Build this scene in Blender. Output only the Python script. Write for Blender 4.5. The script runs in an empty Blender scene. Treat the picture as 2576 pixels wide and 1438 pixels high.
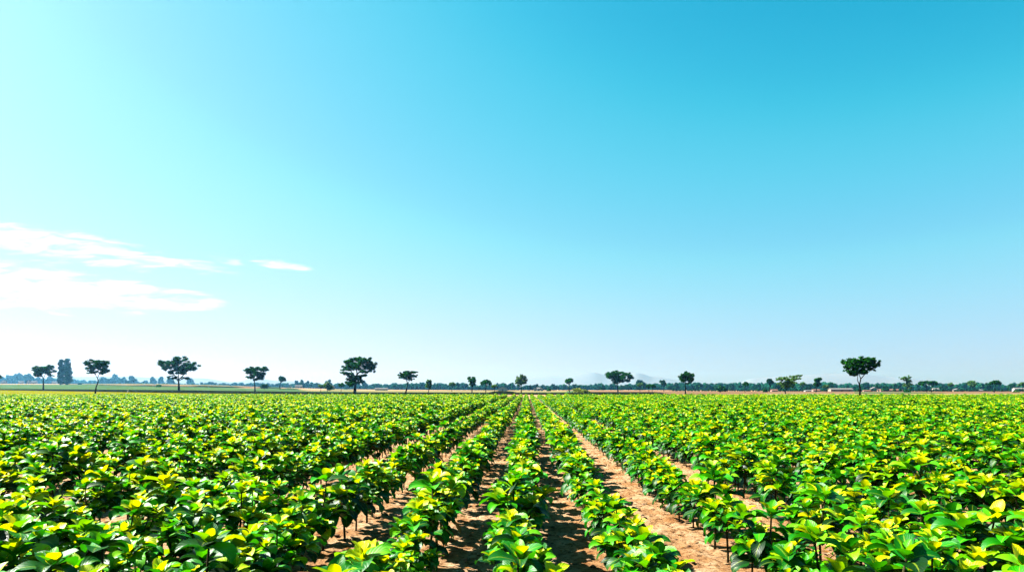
import bpy, math, random
from mathutils import Vector, Matrix, noise
R = random.Random(7)
sc = bpy.context.scene
col = sc.collection

# ------------------------------------------------------------------ camera model
F, HZ, CX, EYE = 1600.0, 978.0, 1288.0, 1.70
PHI = math.atan(37 / F)
FW = Vector((-math.sin(PHI), math.cos(PHI), 0)); RT = Vector((math.cos(PHI), math.sin(PHI), 0))
OFF = {1: 0.0, 2: 636.5, 3: 1273.0, 4: 1920.7}
ZS = .2544
def tx(t, zx): return OFF[t] + zx * ZS
def ty(zy): return 870.5 + zy * ZS
def ray(px, d): return (FW + RT * ((px - CX) / F)) * d
def unproj(px, py, d):
    p = ray(px, d); p.z = EYE + d * (HZ - py) / F
    return p
def project(p):
    d = p.x * FW.x + p.y * FW.y; s = p.x * RT.x + p.y * RT.y
    return CX + F * s / d, HZ - F * (p.z - EYE) / d, d

# ------------------------------------------------------------------ terrain
KN = [(-400, 8.5), (0, 8.2), (370, 8.2), (520, 7.0), (660, 4.4), (820, 1.6), (960, .6), (1300, -.3), (2576, -.8), (3200, -.8)]
def zfar(px):
    if px <= KN[0][0]: return KN[0][1]
    for (a, za), (b, zb) in zip(KN, KN[1:]):
        if px <= b:
            t = (px - a) / (b - a); t = t * t * (3 - 2 * t)
            return za + (zb - za) * t
    return KN[-1][1]
def terrain(x, y):
    d = x * FW.x + y * FW.y
    if d < 200: return 0.0
    px = CX + F * (x * RT.x + y * RT.y) / d
    t = min((d - 200) / 600, 1)
    return zfar(px) * t
def soil_z(x, y):
    """furrows and clods of the near soil"""
    fade = max(0, min(1, (26 - abs(y)) / 10)) * max(0, min(1, (9 - abs(x)) / 3))
    if fade <= 0: return 0.0
    z = -.02 + .02 * noise.noise((x * 1.3, y * .15, 9))
    z += .026 * noise.noise((x * 2.1, y * 2.1, 0)) + .030 * noise.noise((x * 6, y * 6, 3)) + .024 * noise.noise((x * 13, y * 13, 7))
    return z * fade
SP = 1.02
def rowx(k):
    t = {0: -.06, 1: .84, 2: 2.03, 3: 3.55, -1: -.96, -2: -2.08, -3: -3.6}
    return t[k] if k in t else (3.55 + 1.5 * (k - 3) if k > 0 else -3.6 + 1.5 * (k + 3))
def ground_d(px, py):
    lo, hi = 60.0, 1500.0
    for _ in range(50):
        m = (lo + hi) / 2
        p = ray(px, m)
        yy = HZ - F * (terrain(p.x, p.y) - EYE) / m
        if yy > py: lo = m
        else: hi = m
    return (lo + hi) / 2
def ground_pt(px, py, dz=0):
    d = ground_d(px, py); p = ray(px, d); p.z = terrain(p.x, p.y) + dz
    return p, d

# ------------------------------------------------------------------ mesh builder
class MB:
    def __init__(s): s.v = []; s.f = []; s.mi = []; s.c = []; s.uv = []
    def add(s, vs, fs, c=.5, mi=0, uvs=None):
        o = len(s.v); s.v.extend(vs); s.f.extend([tuple(i + o for i in f) for f in fs])
        s.mi.extend([mi] * len(fs)); s.c.extend([c] * len(vs)); s.uv.extend(uvs if uvs else [(0, 0)] * len(vs))
    def tube(s, pts, rads, n=6, c=.5, mi=0):
        vs = []; N = len(pts)
        for i, (p, r) in enumerate(zip(pts, rads)):
            a = pts[min(i + 1, N - 1)] - pts[max(i - 1, 0)]
            a = a.normalized() if a.length > 1e-9 else Vector((0, 0, 1))
            u = a.orthogonal().normalized(); w = a.cross(u)
            if i == 0: u0 = u
            else:
                u = (u0 - a * u0.dot(a)).normalized(); w = a.cross(u); u0 = u
            for k in range(n):
                t = 2 * math.pi * k / n
                vs.append(p + (u * math.cos(t) + w * math.sin(t)) * r)
        fs = []
        for i in range(N - 1):
            for k in range(n):
                fs.append((i * n + k, i * n + (k + 1) % n, (i + 1) * n + (k + 1) % n, (i + 1) * n + k))
        fs.append(tuple(range(n))[::-1]); fs.append(tuple((N - 1) * n + k for k in range(n)))
        s.add(vs, fs, c, mi)
    def box(s, cx, cy, z0, sx, sy, sz, mi=0):
        vs = [Vector((cx + i * sx / 2, cy + j * sy / 2, z0 + k * sz)) for k in (0, 1) for j in (-1, 1) for i in (-1, 1)]
        s.add(vs, [(0, 2, 3, 1), (4, 5, 7, 6), (0, 1, 5, 4), (2, 6, 7, 3), (0, 4, 6, 2), (1, 3, 7, 5)], .5, mi)
    def mesh(s, name, mats, smooth=True):
        m = bpy.data.meshes.new(name); m.from_pydata([tuple(v) for v in s.v], [], s.f)
        for x in mats: m.materials.append(x)
        m.polygons.foreach_set('material_index', s.mi)
        m.polygons.foreach_set('use_smooth', [smooth] * len(s.f))
        a = m.attributes.new('tone', 'FLOAT', 'POINT'); a.data.foreach_set('value', s.c)
        b = m.attributes.new('leafuv', 'FLOAT2', 'POINT')
        b.data.foreach_set('vector', [q for w in s.uv for q in w])
        m.update(); return m
    def build(s, name, mats, parent=None, smooth=True):
        o = bpy.data.objects.new(name, s.mesh(name, mats if isinstance(mats, list) else [mats], smooth))
        col.objects.link(o); o.parent = parent; return o
def tag(o, label=None, cat=None, group=None, kind=None):
    if label: o['label'] = label
    if cat: o['category'] = cat
    if group: o['group'] = group
    if kind: o['kind'] = kind
    return o
def empty(name, loc):
    o = bpy.data.objects.new(name, None); o.location = loc; o.empty_display_size = .2
    col.objects.link(o); return o

# ------------------------------------------------------------------ materials
def newmat(name):
    m = bpy.data.materials.new(name); m.use_nodes = True
    nt = m.node_tree; nt.nodes.clear()
    out = nt.nodes.new('ShaderNodeOutputMaterial')
    return m, nt, out
def N(nt, t, **kw):
    n = nt.nodes.new(t)
    for k, v in kw.items():
        if k.startswith('_'): setattr(n, k[1:], v)
        else: n.inputs[k.replace('__', ' ')].default_value = v
    return n
def ramp(nt, fac, stops):
    r = nt.nodes.new('ShaderNodeValToRGB'); cr = r.color_ramp
    while len(cr.elements) > 1: cr.elements.remove(cr.elements[-1])
    cr.elements[0].position = stops[0][0]; cr.elements[0].color = (*stops[0][1], 1)
    for p, c in stops[1:]:
        e = cr.elements.new(p); e.color = (*c, 1)
    nt.links.new(fac, r.inputs[0]); return r.outputs[0]
def dim(c, k=.55): return tuple(q * k for q in c)
def leaf_mat(name, stops, tstops, transl=.4, rough=.4, coat=.5, veins=False, objrand=.15, k=.60):
    stops = [(p_, dim(c_, k)) for p_, c_ in stops]; tstops = [(p_, dim(c_, k)) for p_, c_ in tstops]
    m, nt, out = newmat(name); L = nt.links.new
    at = N(nt, 'ShaderNodeAttribute', _attribute_name='tone')
    oi = nt.nodes.new('ShaderNodeObjectInfo')
    ma = N(nt, 'ShaderNodeMath', _operation='MULTIPLY_ADD'); ma.inputs[1].default_value = objrand; ma.inputs[2].default_value = -objrand / 2
    L(oi.outputs['Random'], ma.inputs[0])
    ad = N(nt, 'ShaderNodeMath', _operation='ADD', _use_clamp=True); L(at.outputs['Fac'], ad.inputs[0]); L(ma.outputs[0], ad.inputs[1])
    geo = nt.nodes.new('ShaderNodeNewGeometry')
    c1 = ramp(nt, ad.outputs[0], stops); c2 = ramp(nt, ad.outputs[0], tstops)
    p = N(nt, 'ShaderNodeBsdfPrincipled', Roughness=rough); p.inputs['Specular IOR Level'].default_value = coat
    tr = nt.nodes.new('ShaderNodeBsdfTranslucent'); L(c2, tr.inputs[0])
    mx = N(nt, 'ShaderNodeMixShader'); mx.inputs[0].default_value = transl
    if veins:
        uv = N(nt, 'ShaderNodeAttribute', _attribute_name='leafuv')
        sp = nt.nodes.new('ShaderNodeSeparateXYZ'); L(uv.outputs['Vector'], sp.inputs[0])
        ab = N(nt, 'ShaderNodeMath', _operation='ABSOLUTE'); L(sp.outputs['X'], ab.inputs[0])
        # side veins: wave along (v - |u|)
        sv = N(nt, 'ShaderNodeMath', _operation='SUBTRACT'); L(sp.outputs['Y'], sv.inputs[0])
        h = N(nt, 'ShaderNodeMath', _operation='MULTIPLY'); h.inputs[1].default_value = .35; L(ab.outputs[0], h.inputs[0]); L(h.outputs[0], sv.inputs[1])
        s2 = N(nt, 'ShaderNodeMath', _operation='MULTIPLY'); s2.inputs[1].default_value = 48; L(sv.outputs[0], s2.inputs[0])
        s3 = N(nt, 'ShaderNodeMath', _operation='SINE'); L(s2.outputs[0], s3.inputs[0])
        bp = N(nt, 'ShaderNodeBump', Strength=.16, Distance=.003); L(s3.outputs[0], bp.inputs['Height']); L(bp.outputs[0], p.inputs['Normal'])
        mr = N(nt, 'ShaderNodeMapRange', _interpolation_type='SMOOTHSTEP'); mr.inputs[1].default_value = .04; mr.inputs[2].default_value = .10; mr.inputs[3].default_value = .55; mr.inputs[4].default_value = 0
        L(ab.outputs[0], mr.inputs[0])
        mc = N(nt, 'ShaderNodeMix', _data_type='RGBA'); L(mr.outputs[0], mc.inputs[0]); L(c1, mc.inputs[6]); mc.inputs[7].default_value = (.14, .20, .01, 1)
        c1 = mc.outputs[2]
    L(c1, p.inputs['Base Color'])
    L(p.outputs[0], mx.inputs[1]); L(tr.outputs[0], mx.inputs[2]); L(mx.outputs[0], out.inputs[0])
    return m
def plain(name, c, rough=.8, c2=None, scale=1.0, spec=.0, bump=0, bscale=5, detail=6):
    c = dim(c); c2 = dim(c2) if c2 else None
    m, nt, out = newmat(name); L = nt.links.new
    p = N(nt, 'ShaderNodeBsdfPrincipled', Roughness=rough); p.inputs['Specular IOR Level'].default_value = spec
    tc = nt.nodes.new('ShaderNodeTexCoord')
    if c2:
        n = N(nt, 'ShaderNodeTexNoise', Scale=scale, Detail=float(detail), Roughness=.65); L(tc.outputs['Object'], n.inputs['Vector'])
        L(ramp(nt, n.outputs[0], [(.35, c), (.65, c2)]), p.inputs['Base Color'])
    else: p.inputs['Base Color'].default_value = (*c, 1)
    if bump:
        n = N(nt, 'ShaderNodeTexNoise', Scale=bscale, Detail=8.0, Roughness=.7); L(tc.outputs['Object'], n.inputs['Vector'])
        b = N(nt, 'ShaderNodeBump', Strength=bump, Distance=.05); L(n.outputs[0], b.inputs['Height']); L(b.outputs[0], p.inputs['Normal'])
    L(p.outputs[0], out.inputs[0]); return m

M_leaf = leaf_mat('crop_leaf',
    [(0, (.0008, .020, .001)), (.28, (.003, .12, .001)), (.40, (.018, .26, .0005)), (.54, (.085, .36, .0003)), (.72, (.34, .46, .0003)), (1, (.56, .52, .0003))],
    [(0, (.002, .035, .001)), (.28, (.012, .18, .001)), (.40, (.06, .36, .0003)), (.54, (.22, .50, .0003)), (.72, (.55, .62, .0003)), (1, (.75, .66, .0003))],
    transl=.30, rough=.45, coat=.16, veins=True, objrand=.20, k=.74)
M_stem = plain('crop_stem', (.03, .035, .012), .8, (.06, .05, .025), 40)
M_treeleaf = leaf_mat('tree_leaf', [(0, (.001, .006, .002)), (.5, (.005, .035, .003)), (1, (.04, .26, .014))],
    [(0, (.001, .01, .002)), (1, (.03, .26, .006))], transl=.32, rough=.8, coat=.0, objrand=.1)
M_brightleaf = leaf_mat('bright_tree_leaf', [(0, (.015, .06, .006)), (.6, (.05, .16, .01)), (1, (.12, .30, .02))],
    [(0, (.02, .08, .003)), (1, (.12, .30, .006))], transl=.3, rough=.6, coat=.2, objrand=.1)
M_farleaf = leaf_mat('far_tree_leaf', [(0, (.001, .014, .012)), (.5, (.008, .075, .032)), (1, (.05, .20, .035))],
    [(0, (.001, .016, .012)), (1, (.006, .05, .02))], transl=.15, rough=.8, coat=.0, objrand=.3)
M_yellowleaf = leaf_mat('yellow_bush_leaf', [(0, (.10, .16, .01)), (.6, (.22, .28, .02)), (1, (.40, .40, .03))],
    [(0, (.10, .16, .01)), (1, (.3, .3, .02))], transl=.2, rough=.7, coat=.1)
M_bark = plain('bark', (.006, .004, .003), .9, (.014, .010, .007), 6, .0, .6, 8)
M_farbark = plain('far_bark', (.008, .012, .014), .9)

# soil
def soil_mat():
    m, nt, out = newmat('soil'); L = nt.links.new
    p = N(nt, 'ShaderNodeBsdfPrincipled', Roughness=.95); p.inputs['Specular IOR Level'].default_value = .1
    tc = nt.nodes.new('ShaderNodeTexCoord')
    n1 = N(nt, 'ShaderNodeTexNoise', Scale=2.2, Detail=8.0, Roughness=.7); L(tc.outputs['Object'], n1.inputs['Vector'])
    n2 = N(nt, 'ShaderNodeTexNoise', Scale=14.0, Detail=8.0, Roughness=.75); L(tc.outputs['Object'], n2.inputs['Vector'])
    a = ramp(nt, n1.outputs[0], [(.36, (.145, .062, .017)), (.48, (.195, .110, .047)), (.60, (.25, .17, .095))])
    b = ramp(nt, n2.outputs[0], [(.36, (.18, .12, .08)), (.44, (.66, .57, .48)), (.52, (1, 1, 1))])  # dark specks paint small fallen-leaf shadows into the soil colour
    mx = N(nt, 'ShaderNodeMix', _data_type='RGBA', _blend_type='MULTIPLY'); mx.inputs[0].default_value = 1
    L(a, mx.inputs[6]); L(b, mx.inputs[7]); L(mx.outputs[2], p.inputs['Base Color'])
    bp = N(nt, 'ShaderNodeBump', Strength=1.0, Distance=.05); L(n2.outputs[0], bp.inputs['Height']); L(bp.outputs[0], p.inputs['Normal'])
    L(p.outputs[0], out.inputs[0]); return m
M_soil = soil_mat()

# ------------------------------------------------------------------ ground: one sheet to the horizon
def axis(lo, hi, step, far, g=1.22):
    a = []; x = lo
    while x <= hi + 1e-6: a.append(x); x += step
    s = step; x = a[-1]
    while x < far: s = min(s * g, 600); x += s; a.append(x)
    return a
pos = axis(0, 7, .07, 6200)
xs = [-v for v in pos[::-1]] + pos[1:]
yf = axis(3, 24, .07, 5300, 1.14); yb = []
y = 3; s = .1
while y > -60: s *= 1.4; y -= s; yb.append(y)
ys = yb[::-1] + yf
g = MB()
W = len(xs)
g.add([Vector((x, y, soil_z(x, y) + terrain(x, y))) for y in ys for x in xs],
      [(j * W + i, j * W + i + 1, (j + 1) * W + i + 1, (j + 1) * W + i) for j in range(len(ys) - 1) for i in range(W - 1)])
tag(g.build('ground', M_soil), kind='structure')

def strip(name, mat, top, bot, dz, nx=60, ny=6, jitter=0, fine=None):
    """sheet on the terrain between two traced edges; top/bot: lists of (px, py), far and near edge"""
    def itp(L, x):
        if x <= L[0][0]: return L[0][1]
        for (a, ya), (b, yb_) in zip(L, L[1:]):
            if x <= b: return ya + (yb_ - ya) * (x - a) / (b - a)
        return L[-1][1]
    x0, x1 = top[0][0], top[-1][0]
    m = MB(); vs = []
    for i in range(nx + 1):
        px = x0 + (x1 - x0) * i / nx
        d0 = ground_d(px, itp(bot, px)); d1 = ground_d(px, itp(top, px))
        for j in range(ny + 1):
            d = d0 + (d1 - d0) * j / ny
            p = ray(px, d); k = jitter * noise.noise((p.x * .1, p.y * .1, 1)) if 0 < j < ny else 0
            vs.append(Vector((p.x, p.y, terrain(p.x, p.y) + dz + k)))
    m.add(vs, [(i * (ny + 1) + j, (i + 1) * (ny + 1) + j, (i + 1) * (ny + 1) + j + 1, i * (ny + 1) + j + 1) for i in range(nx) for j in range(ny)])
    return tag(m.build(name, mat), kind='structure')
def P(t, lst): return [(tx(t, a), ty(b)) for a, b in lst]
M_grass = plain('pale_grass', (0.050, 0.110, 0.025), .9, (0.080, 0.130, 0.030), .02)
M_green = plain('green_crop', (.035, .085, .035), .9, (.075, .12, .045), .03)
M_straw = plain('straw_ground', (0.164, 0.148, 0.058), .9, (0.195, 0.164, 0.078), .03)
M_tan = plain('tan_ground', (0.140, 0.080, 0.041), .9, (0.157, 0.101, 0.058), .02)
M_yel = plain('yellow_verge', (.12, .135, .002), .9, (.19, .165, .004), .15)
M_dark = plain('dark_field', (.004, .006, .003), .95, (.010, .016, .006), .3)
EX = 420
strip('far_field', M_green, [(-EX, 966.5)] + P(1, [(0, 378), (900, 378), (2400, 402)]) + P(2, [(700, 412), (1100, 437), (2576, 438)]) + P(3, [(700, 440)]),
      [(-EX, 982)] + P(1, [(0, 430), (900, 432), (2400, 455)]) + P(2, [(700, 458), (1100, 462), (2576, 462)]) + P(3, [(700, 462)]), .10, 90)
strip('pale_field', M_straw, P(1, [(650, 362), (1500, 372), (2400, 392)]) + P(2, [(700, 405)]), P(1, [(650, 376), (1500, 380), (2400, 400)]) + P(2, [(700, 412)]), .2, 60)
strip('straw_field', M_straw, P(2, [(500, 425), (1100, 437), (2576, 440)]) + P(3, [(600, 440)]), P(2, [(500, 440), (1100, 455), (2576, 460)]) + P(3, [(600, 455)]), .16, 50)
strip('dark_crop_belt', M_dark, P(1, [(980, 384), (2000, 396), (2576, 407)]) + P(2, [(450, 425)]), P(1, [(980, 389), (2000, 404), (2576, 414)]) + P(2, [(450, 429)]), .22, 60)
strip('grass_verge', M_yel, [(-EX, 978.5)] + P(1, [(0, 436), (900, 452), (1800, 466)]) + P(2, [(300, 474)]), [(-EX, 999)] + [(tx(1, a), ty(b)) for a, b in [(0, 500), (900, 500), (1800, 500)]] + [(tx(2, 300), ty(500))], .12, 60)
strip('dark_field', M_dark, [(-EX, 977.2)] + P(1, [(0, 425), (1000, 431), (1800, 437)]) + P(2, [(0, 447), (900, 458), (2300, 461)]) + P(3, [(0, 462), (600, 462), (760, 455), (1500, 455), (1600, 474)]),
      [(-EX, 979.5)] + P(1, [(0, 434), (1000, 450), (1800, 467)]) + P(2, [(0, 474), (900, 478), (2300, 478)]) + P(3, [(0, 478), (1500, 479), (1600, 478)]), .18, 120, 8, .1)
strip('tan_field', M_tan, P(3, [(700, 441), (1600, 441)]) + P(4, [(0, 446), (2576, 446)]) + [(2576 + EX, 984)], P(3, [(700, 452), (1600, 474)]) + P(4, [(0, 471), (2576, 474)]) + [(2576 + EX, 991)], .10, 60)
strip('straw_verge', M_straw, P(4, [(0, 470), (2576, 471)]) + [(2576 + EX, 990.3)], P(4, [(0, 486), (2576, 486)]) + [(2576 + EX, 994)], .14, 40)
strip('green_belt', M_green, P(4, [(900, 455), (1600, 458), (1800, 464)]), P(4, [(900, 468), (1600, 467), (1800, 465)]), .2, 30)

# ------------------------------------------------------------------ crop plants
def leaf(m, base, az, pitch, L, Wd, curl, fold, roll, c, rr):
    n = 7; vs = []; uvs = []
    pos = Vector(base); dz = pitch
    sx, cx_ = math.sin(az), math.cos(az)
    pts = []; dirs = []
    for i in range(n + 1):
        t = i / n
        d = Vector((cx_ * math.cos(dz), sx * math.cos(dz), math.sin(dz)))
        pts.append(pos.copy()); dirs.append(d)
        pos = pos + d * (L / n); dz -= curl / n * (1.5 if t > .4 else .6)
    side = Vector((-sx, cx_, 0))
    wob = rr.uniform(0, 6.28)
    for i in range(n + 1):
        t = i / n; d = dirs[i]; up = d.cross(side) * -1
        sd = side * math.cos(roll) + up * math.sin(roll); u2 = sd.cross(d) * -1
        if u2.z < 0 and d.z < .99: pass
        w = Wd * (t ** .58) * ((1 - t) ** .78) * 1.75 + (.0015 if i < n else 0)
        for u in (-1, -.5, 0, .5, 1):
            cup = fold * abs(u) ** 1.3
            wv = .09 * math.sin(t * 11 + wob + u) * abs(u)
            vs.append(pts[i] + sd * (u * w * math.cos(fold * .6)) + u2 * (w * (math.sin(cup) * .7 * abs(u) + wv)))
            uvs.append((u, t))
    fs = [(i * 5 + k, i * 5 + k + 1, (i + 1) * 5 + k + 1, (i + 1) * 5 + k) for i in range(n) for k in range(4)]
    m.add(vs, fs, c, 0, uvs)
def plant_meshes(seed):
    rr = random.Random(seed); fm = MB(); sm = MB()
    H = rr.uniform(.56, .65)
    top = Vector((rr.uniform(-.03, .03), rr.uniform(-.03, .03), H))
    mid = Vector((rr.uniform(-.02, .02), rr.uniform(-.02, .02), H * .5))
    sm.tube([Vector((0, 0, -.06)), Vector((0, 0, .1)), mid, top], [.013, .011, .009, .005], 7)
    tips = [(top, 1.0)]
    nb = rr.randint(5, 6); a0 = rr.uniform(0, 6.28)
    for i in range(nb):
        a = a0 + i * 2 * math.pi / nb + rr.uniform(-.35, .35)
        t = rr.uniform(.38, .72); b = mid.lerp(top, max(0, (t - .5) * 2)) if t > .5 else mid * (t / .5)
        r = rr.uniform(.10, .19); z = rr.uniform(.34, .58)
        e = Vector((math.cos(a) * r, math.sin(a) * r, z))
        q = b.lerp(e, .55) + Vector((math.cos(a), math.sin(a), 0)) * .02 + Vector((0, 0, -.015))
        sm.tube([b, q, e], [.006, .005, .0035], 5)
        tips.append((e, rr.uniform(.75, 1)))
        for k in range(2):   # leaves along the branch
            p = b.lerp(e, rr.uniform(.3, .85)); az = a + rr.uniform(-1.5, 1.5)
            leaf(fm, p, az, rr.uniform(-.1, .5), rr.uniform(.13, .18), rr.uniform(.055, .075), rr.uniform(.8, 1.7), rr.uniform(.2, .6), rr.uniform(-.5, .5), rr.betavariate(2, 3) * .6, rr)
    for e, s in tips:
        g0 = rr.uniform(0, 6.28); n = rr.randint(8, 10)
        tone = rr.uniform(-.08, .12)
        for k in range(n):
            f = k / (n - 1)                       # 0 inner young, 1 outer old
            az = g0 + k * 2.4 + rr.uniform(-.2, .2)
            pit = 1.25 - f * 1.0 + rr.uniform(-.15, .15)
            L = (.090 + .100 * f ** .7) * s * rr.uniform(.9, 1.15)
            cc = .66 - .38 * f + tone + rr.gauss(0, .22)  # outer leaves darker with age, deepened to paint in canopy shade
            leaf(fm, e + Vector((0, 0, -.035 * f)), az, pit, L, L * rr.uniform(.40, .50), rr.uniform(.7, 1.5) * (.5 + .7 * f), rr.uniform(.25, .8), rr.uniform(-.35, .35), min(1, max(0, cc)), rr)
    for k in range(20):      # lower hanging leaves; canopy shade painted in as a dark tone
        az = rr.uniform(0, 6.28); z = rr.uniform(.22, .44); r = rr.uniform(.03, .15)
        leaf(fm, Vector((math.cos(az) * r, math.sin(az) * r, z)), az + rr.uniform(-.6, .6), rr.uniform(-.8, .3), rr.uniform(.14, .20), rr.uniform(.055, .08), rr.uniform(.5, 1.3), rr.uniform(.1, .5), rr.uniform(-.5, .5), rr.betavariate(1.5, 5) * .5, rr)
    return fm, sm
NV = 12
VAR = []
pcol = bpy.data.collections.new('crop_plant_kinds')
for i in range(NV):
    fm, sm = plant_meshes(100 + i)
    VAR.append((fm.mesh('foliage', [M_leaf]), sm.mesh('stem', [M_stem])))
    b = MB(); b.v = fm.v + sm.v; b.c = fm.c + sm.c; b.uv = fm.uv + sm.uv
    o = len(fm.v); b.f = fm.f + [tuple(q + o for q in f) for f in sm.f]; b.mi = [0] * len(fm.f) + [1] * len(sm.f)
    pcol.objects.link(bpy.data.objects.new('plant_kind_%02d' % i, b.mesh('plant_kind', [M_leaf, M_stem])))

END = 108.0
plants = []
NR = 92
for k in range(-NR, NR + 1):
    y = -3 + R.uniform(0, .5)
    while y < END:
        wide = abs(k) >= 3
        x = rowx(k) + R.gauss(0, .085 if wide else .035)
        if abs(x) < .86 * y + 9:
            s = R.gauss(1.13 if wide else 1.05, .12) * (1 if R.random() > .05 else .72)
            if R.random() > .012:
                plants.append([x, y + R.gauss(0, .03), s, R.uniform(0, 6.28), R.randrange(NV), k])
        y += (.37 if wide else .48) * (1 if R.random() < .93 else 1.35)
for k, x0, y1 in ((-500, -2.85, 7.2), (500, 2.78, 6.6), (-501, -4.35, 6.5)):
    y = -3.0
    while y < y1:
        if abs(x0) < .86 * y + 9: plants.append([x0 + R.gauss(0, .1), y, R.gauss(1.05, .09), R.uniform(0, 6.28), R.randrange(NV), k])
        y += .42
def inview(p):
    q = Vector((p[0], p[1], .40))
    if p[1] < 2.0: return False
    px, py, d = project(q)
    r = .26 * F / d
    tpx, tpy, _ = project(Vector((p[0], p[1], .62 * p[2])))
    return -r * .55 < px < 2576 + r * .55 and tpy < 1438 - 18
near = sorted([p for p in plants if inview(p)], key=lambda p: p[1] * FW.y + p[0] * FW.x)[:300]
nearset = set(map(id, near))
ORD = 'nearest second third fourth fifth sixth seventh eighth ninth tenth eleventh twelfth thirteenth fourteenth fifteenth sixteenth seventeenth eighteenth nineteenth twentieth'.split()
def ordw(i): return ORD[i] if i < 20 else 'twenty-' + ORD[i - 20].replace('nearest', 'first')
rows = {}
for p in near: rows.setdefault(p[5], []).append(p)
for k, L in rows.items():
    L.sort(key=lambda p: p[1])
    if k == 0: rn = 'the middle row straight ahead'
    elif abs(k) >= 500: rn = ''
    else: rn = 'the %s row %s of middle' % (ORD[abs(k) - 1].replace('nearest', 'first'), 'left' if k < 0 else 'right')
    GAP = {-500: 'second and third rows left', 500: 'second and third rows right', -501: 'third and fourth rows left'}
    for i, p in enumerate(L):
        e = empty('crop_plant', (p[0], p[1], soil_z(p[0], p[1]) + .01)); e.scale = (p[2],) * 3; e.rotation_euler = (R.uniform(-.05, .05), R.uniform(-.05, .05), p[3])
        lab = ('leafy crop plant, %s in %s' if i == 0 else 'crop plant, %s from the near end in %s') % (ordw(i), rn)
        if abs(k) >= 500: lab = 'crop plant, %s in the gap between %s of middle' % (ordw(i), GAP[k])
        tag(e, lab, 'crop plant', 'crop plants standing in rows')
        fo = bpy.data.objects.new('foliage', VAR[p[4]][0]); st = bpy.data.objects.new('stem', VAR[p[4]][1])
        for c in (fo, st): col.objects.link(c); c.parent = e
rest = [p for p in plants if id(p) not in nearset]
pm = bpy.data.meshes.new('crop_rows')
pm.from_pydata([(p[0], p[1], 0.0) for p in rest], [], [])
a = pm.attributes.new('kind_index', 'INT', 'POINT'); a.data.foreach_set('value', [p[4] for p in rest])
a = pm.attributes.new('turn', 'FLOAT_VECTOR', 'POINT'); a.data.foreach_set('vector', [q for p in rest for q in (R.uniform(-.06, .06), R.uniform(-.06, .06), p[3])])
a = pm.attributes.new('size', 'FLOAT', 'POINT'); a.data.foreach_set('value', [p[2] for p in rest])
crop = bpy.data.objects.new('crop_rows', pm); col.objects.link(crop)
tag(crop, 'dense rows of leafy green crop plants running on to the far field edge', 'crop', kind='stuff')
ng = bpy.data.node_groups.new('crop', 'GeometryNodeTree')
ng.interface.new_socket('Geometry', in_out='INPUT', socket_type='NodeSocketGeometry')
ng.interface.new_socket('Geometry', in_out='OUTPUT', socket_type='NodeSocketGeometry')
gi = ng.nodes.new('NodeGroupInput'); go = ng.nodes.new('NodeGroupOutput')
m2p = ng.nodes.new('GeometryNodeMeshToPoints'); iop = ng.nodes.new('GeometryNodeInstanceOnPoints')
ci = ng.nodes.new('GeometryNodeCollectionInfo'); ci.inputs['Collection'].default_value = pcol
ci.inputs['Separate Children'].default_value = True; ci.inputs['Reset Children'].default_value = True
def nattr(name, dt):
    n = ng.nodes.new('GeometryNodeInputNamedAttribute'); n.data_type = dt; n.inputs['Name'].default_value = name; return n.outputs['Attribute']
GL = ng.links.new
GL(gi.outputs[0], m2p.inputs[0]); GL(m2p.outputs[0], iop.inputs['Points']); GL(ci.outputs[0], iop.inputs['Instance'])
iop.inputs['Pick Instance'].default_value = True
GL(nattr('kind_index', 'INT'), iop.inputs['Instance Index'])
e2r = ng.nodes.new('FunctionNodeEulerToRotation'); GL(nattr('turn', 'FLOAT_VECTOR'), e2r.inputs[0]); GL(e2r.outputs[0], iop.inputs['Rotation'])
GL(nattr('size', 'FLOAT'), iop.inputs['Scale']); GL(iop.outputs[0], go.inputs[0])
md = crop.modifiers.new('crop', 'NODES'); md.node_group = ng

# clods and small stones on the soil
cm = MB()
for i in range(9000):
    y = 3 + 22 * R.random() ** 1.4; 
    x = R.uniform(-7.5, 7.5)
    if abs(x) > .9 * y + 1: continue
    r = .006 + .032 * R.random() ** 4; z = soil_z(x, y)
    vs = []
    for ph in (-.5, .5):
        for q in range(5):
            t = q * 1.2566 + ph; rr_ = r * R.uniform(.7, 1.2)
            vs.append(Vector((x + math.cos(t) * rr_, y + math.sin(t) * rr_, z + r * .35 * (ph + .4) * 1.2)))
    vs.append(Vector((x, y, z + r * R.uniform(.5, .9))))
    cm.add(vs, [(q, (q + 1) % 5, 5 + (q + 1) % 5, 5 + q) for q in range(5)] + [(5 + q, 5 + (q + 1) % 5, 10) for q in range(5)])
M_clod = plain('clod', (.11, .055, .025), .95, (.24, .16, .10), 3)
tag(cm.build('soil_clods', M_clod, smooth=False), 'small clods and stones scattered over the bare soil between rows', 'clods', kind='stuff')

lm = MB()
for i in range(2600):
    y = 3 + 26 * R.random() ** 1.3; x = R.uniform(-8, 8)
    if abs(x) > .9 * y + 1: continue
    a = R.uniform(0, 6.28); L_ = R.uniform(.02, .055); u = Vector((math.cos(a), math.sin(a), R.uniform(-.2, .2))); w_ = Vector((-u.y, u.x, R.uniform(-.4, .4)))
    c = Vector((x, y, soil_z(x, y) + .010))
    lm.add([c - u * L_, c - w_ * L_ * .45 + Vector((0, 0, .008)), c + u * L_, c + w_ * L_ * .45 + Vector((0, 0, .008))], [(0, 1, 2, 3)])
M_litter = plain('dry_leaf', (.05, .022, .008), .9, (.30, .13, .03), 7)
tag(lm.build('leaf_litter', M_litter), 'small dry brown leaves and bits lying on the bare soil', 'leaf litter', kind='stuff')

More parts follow.
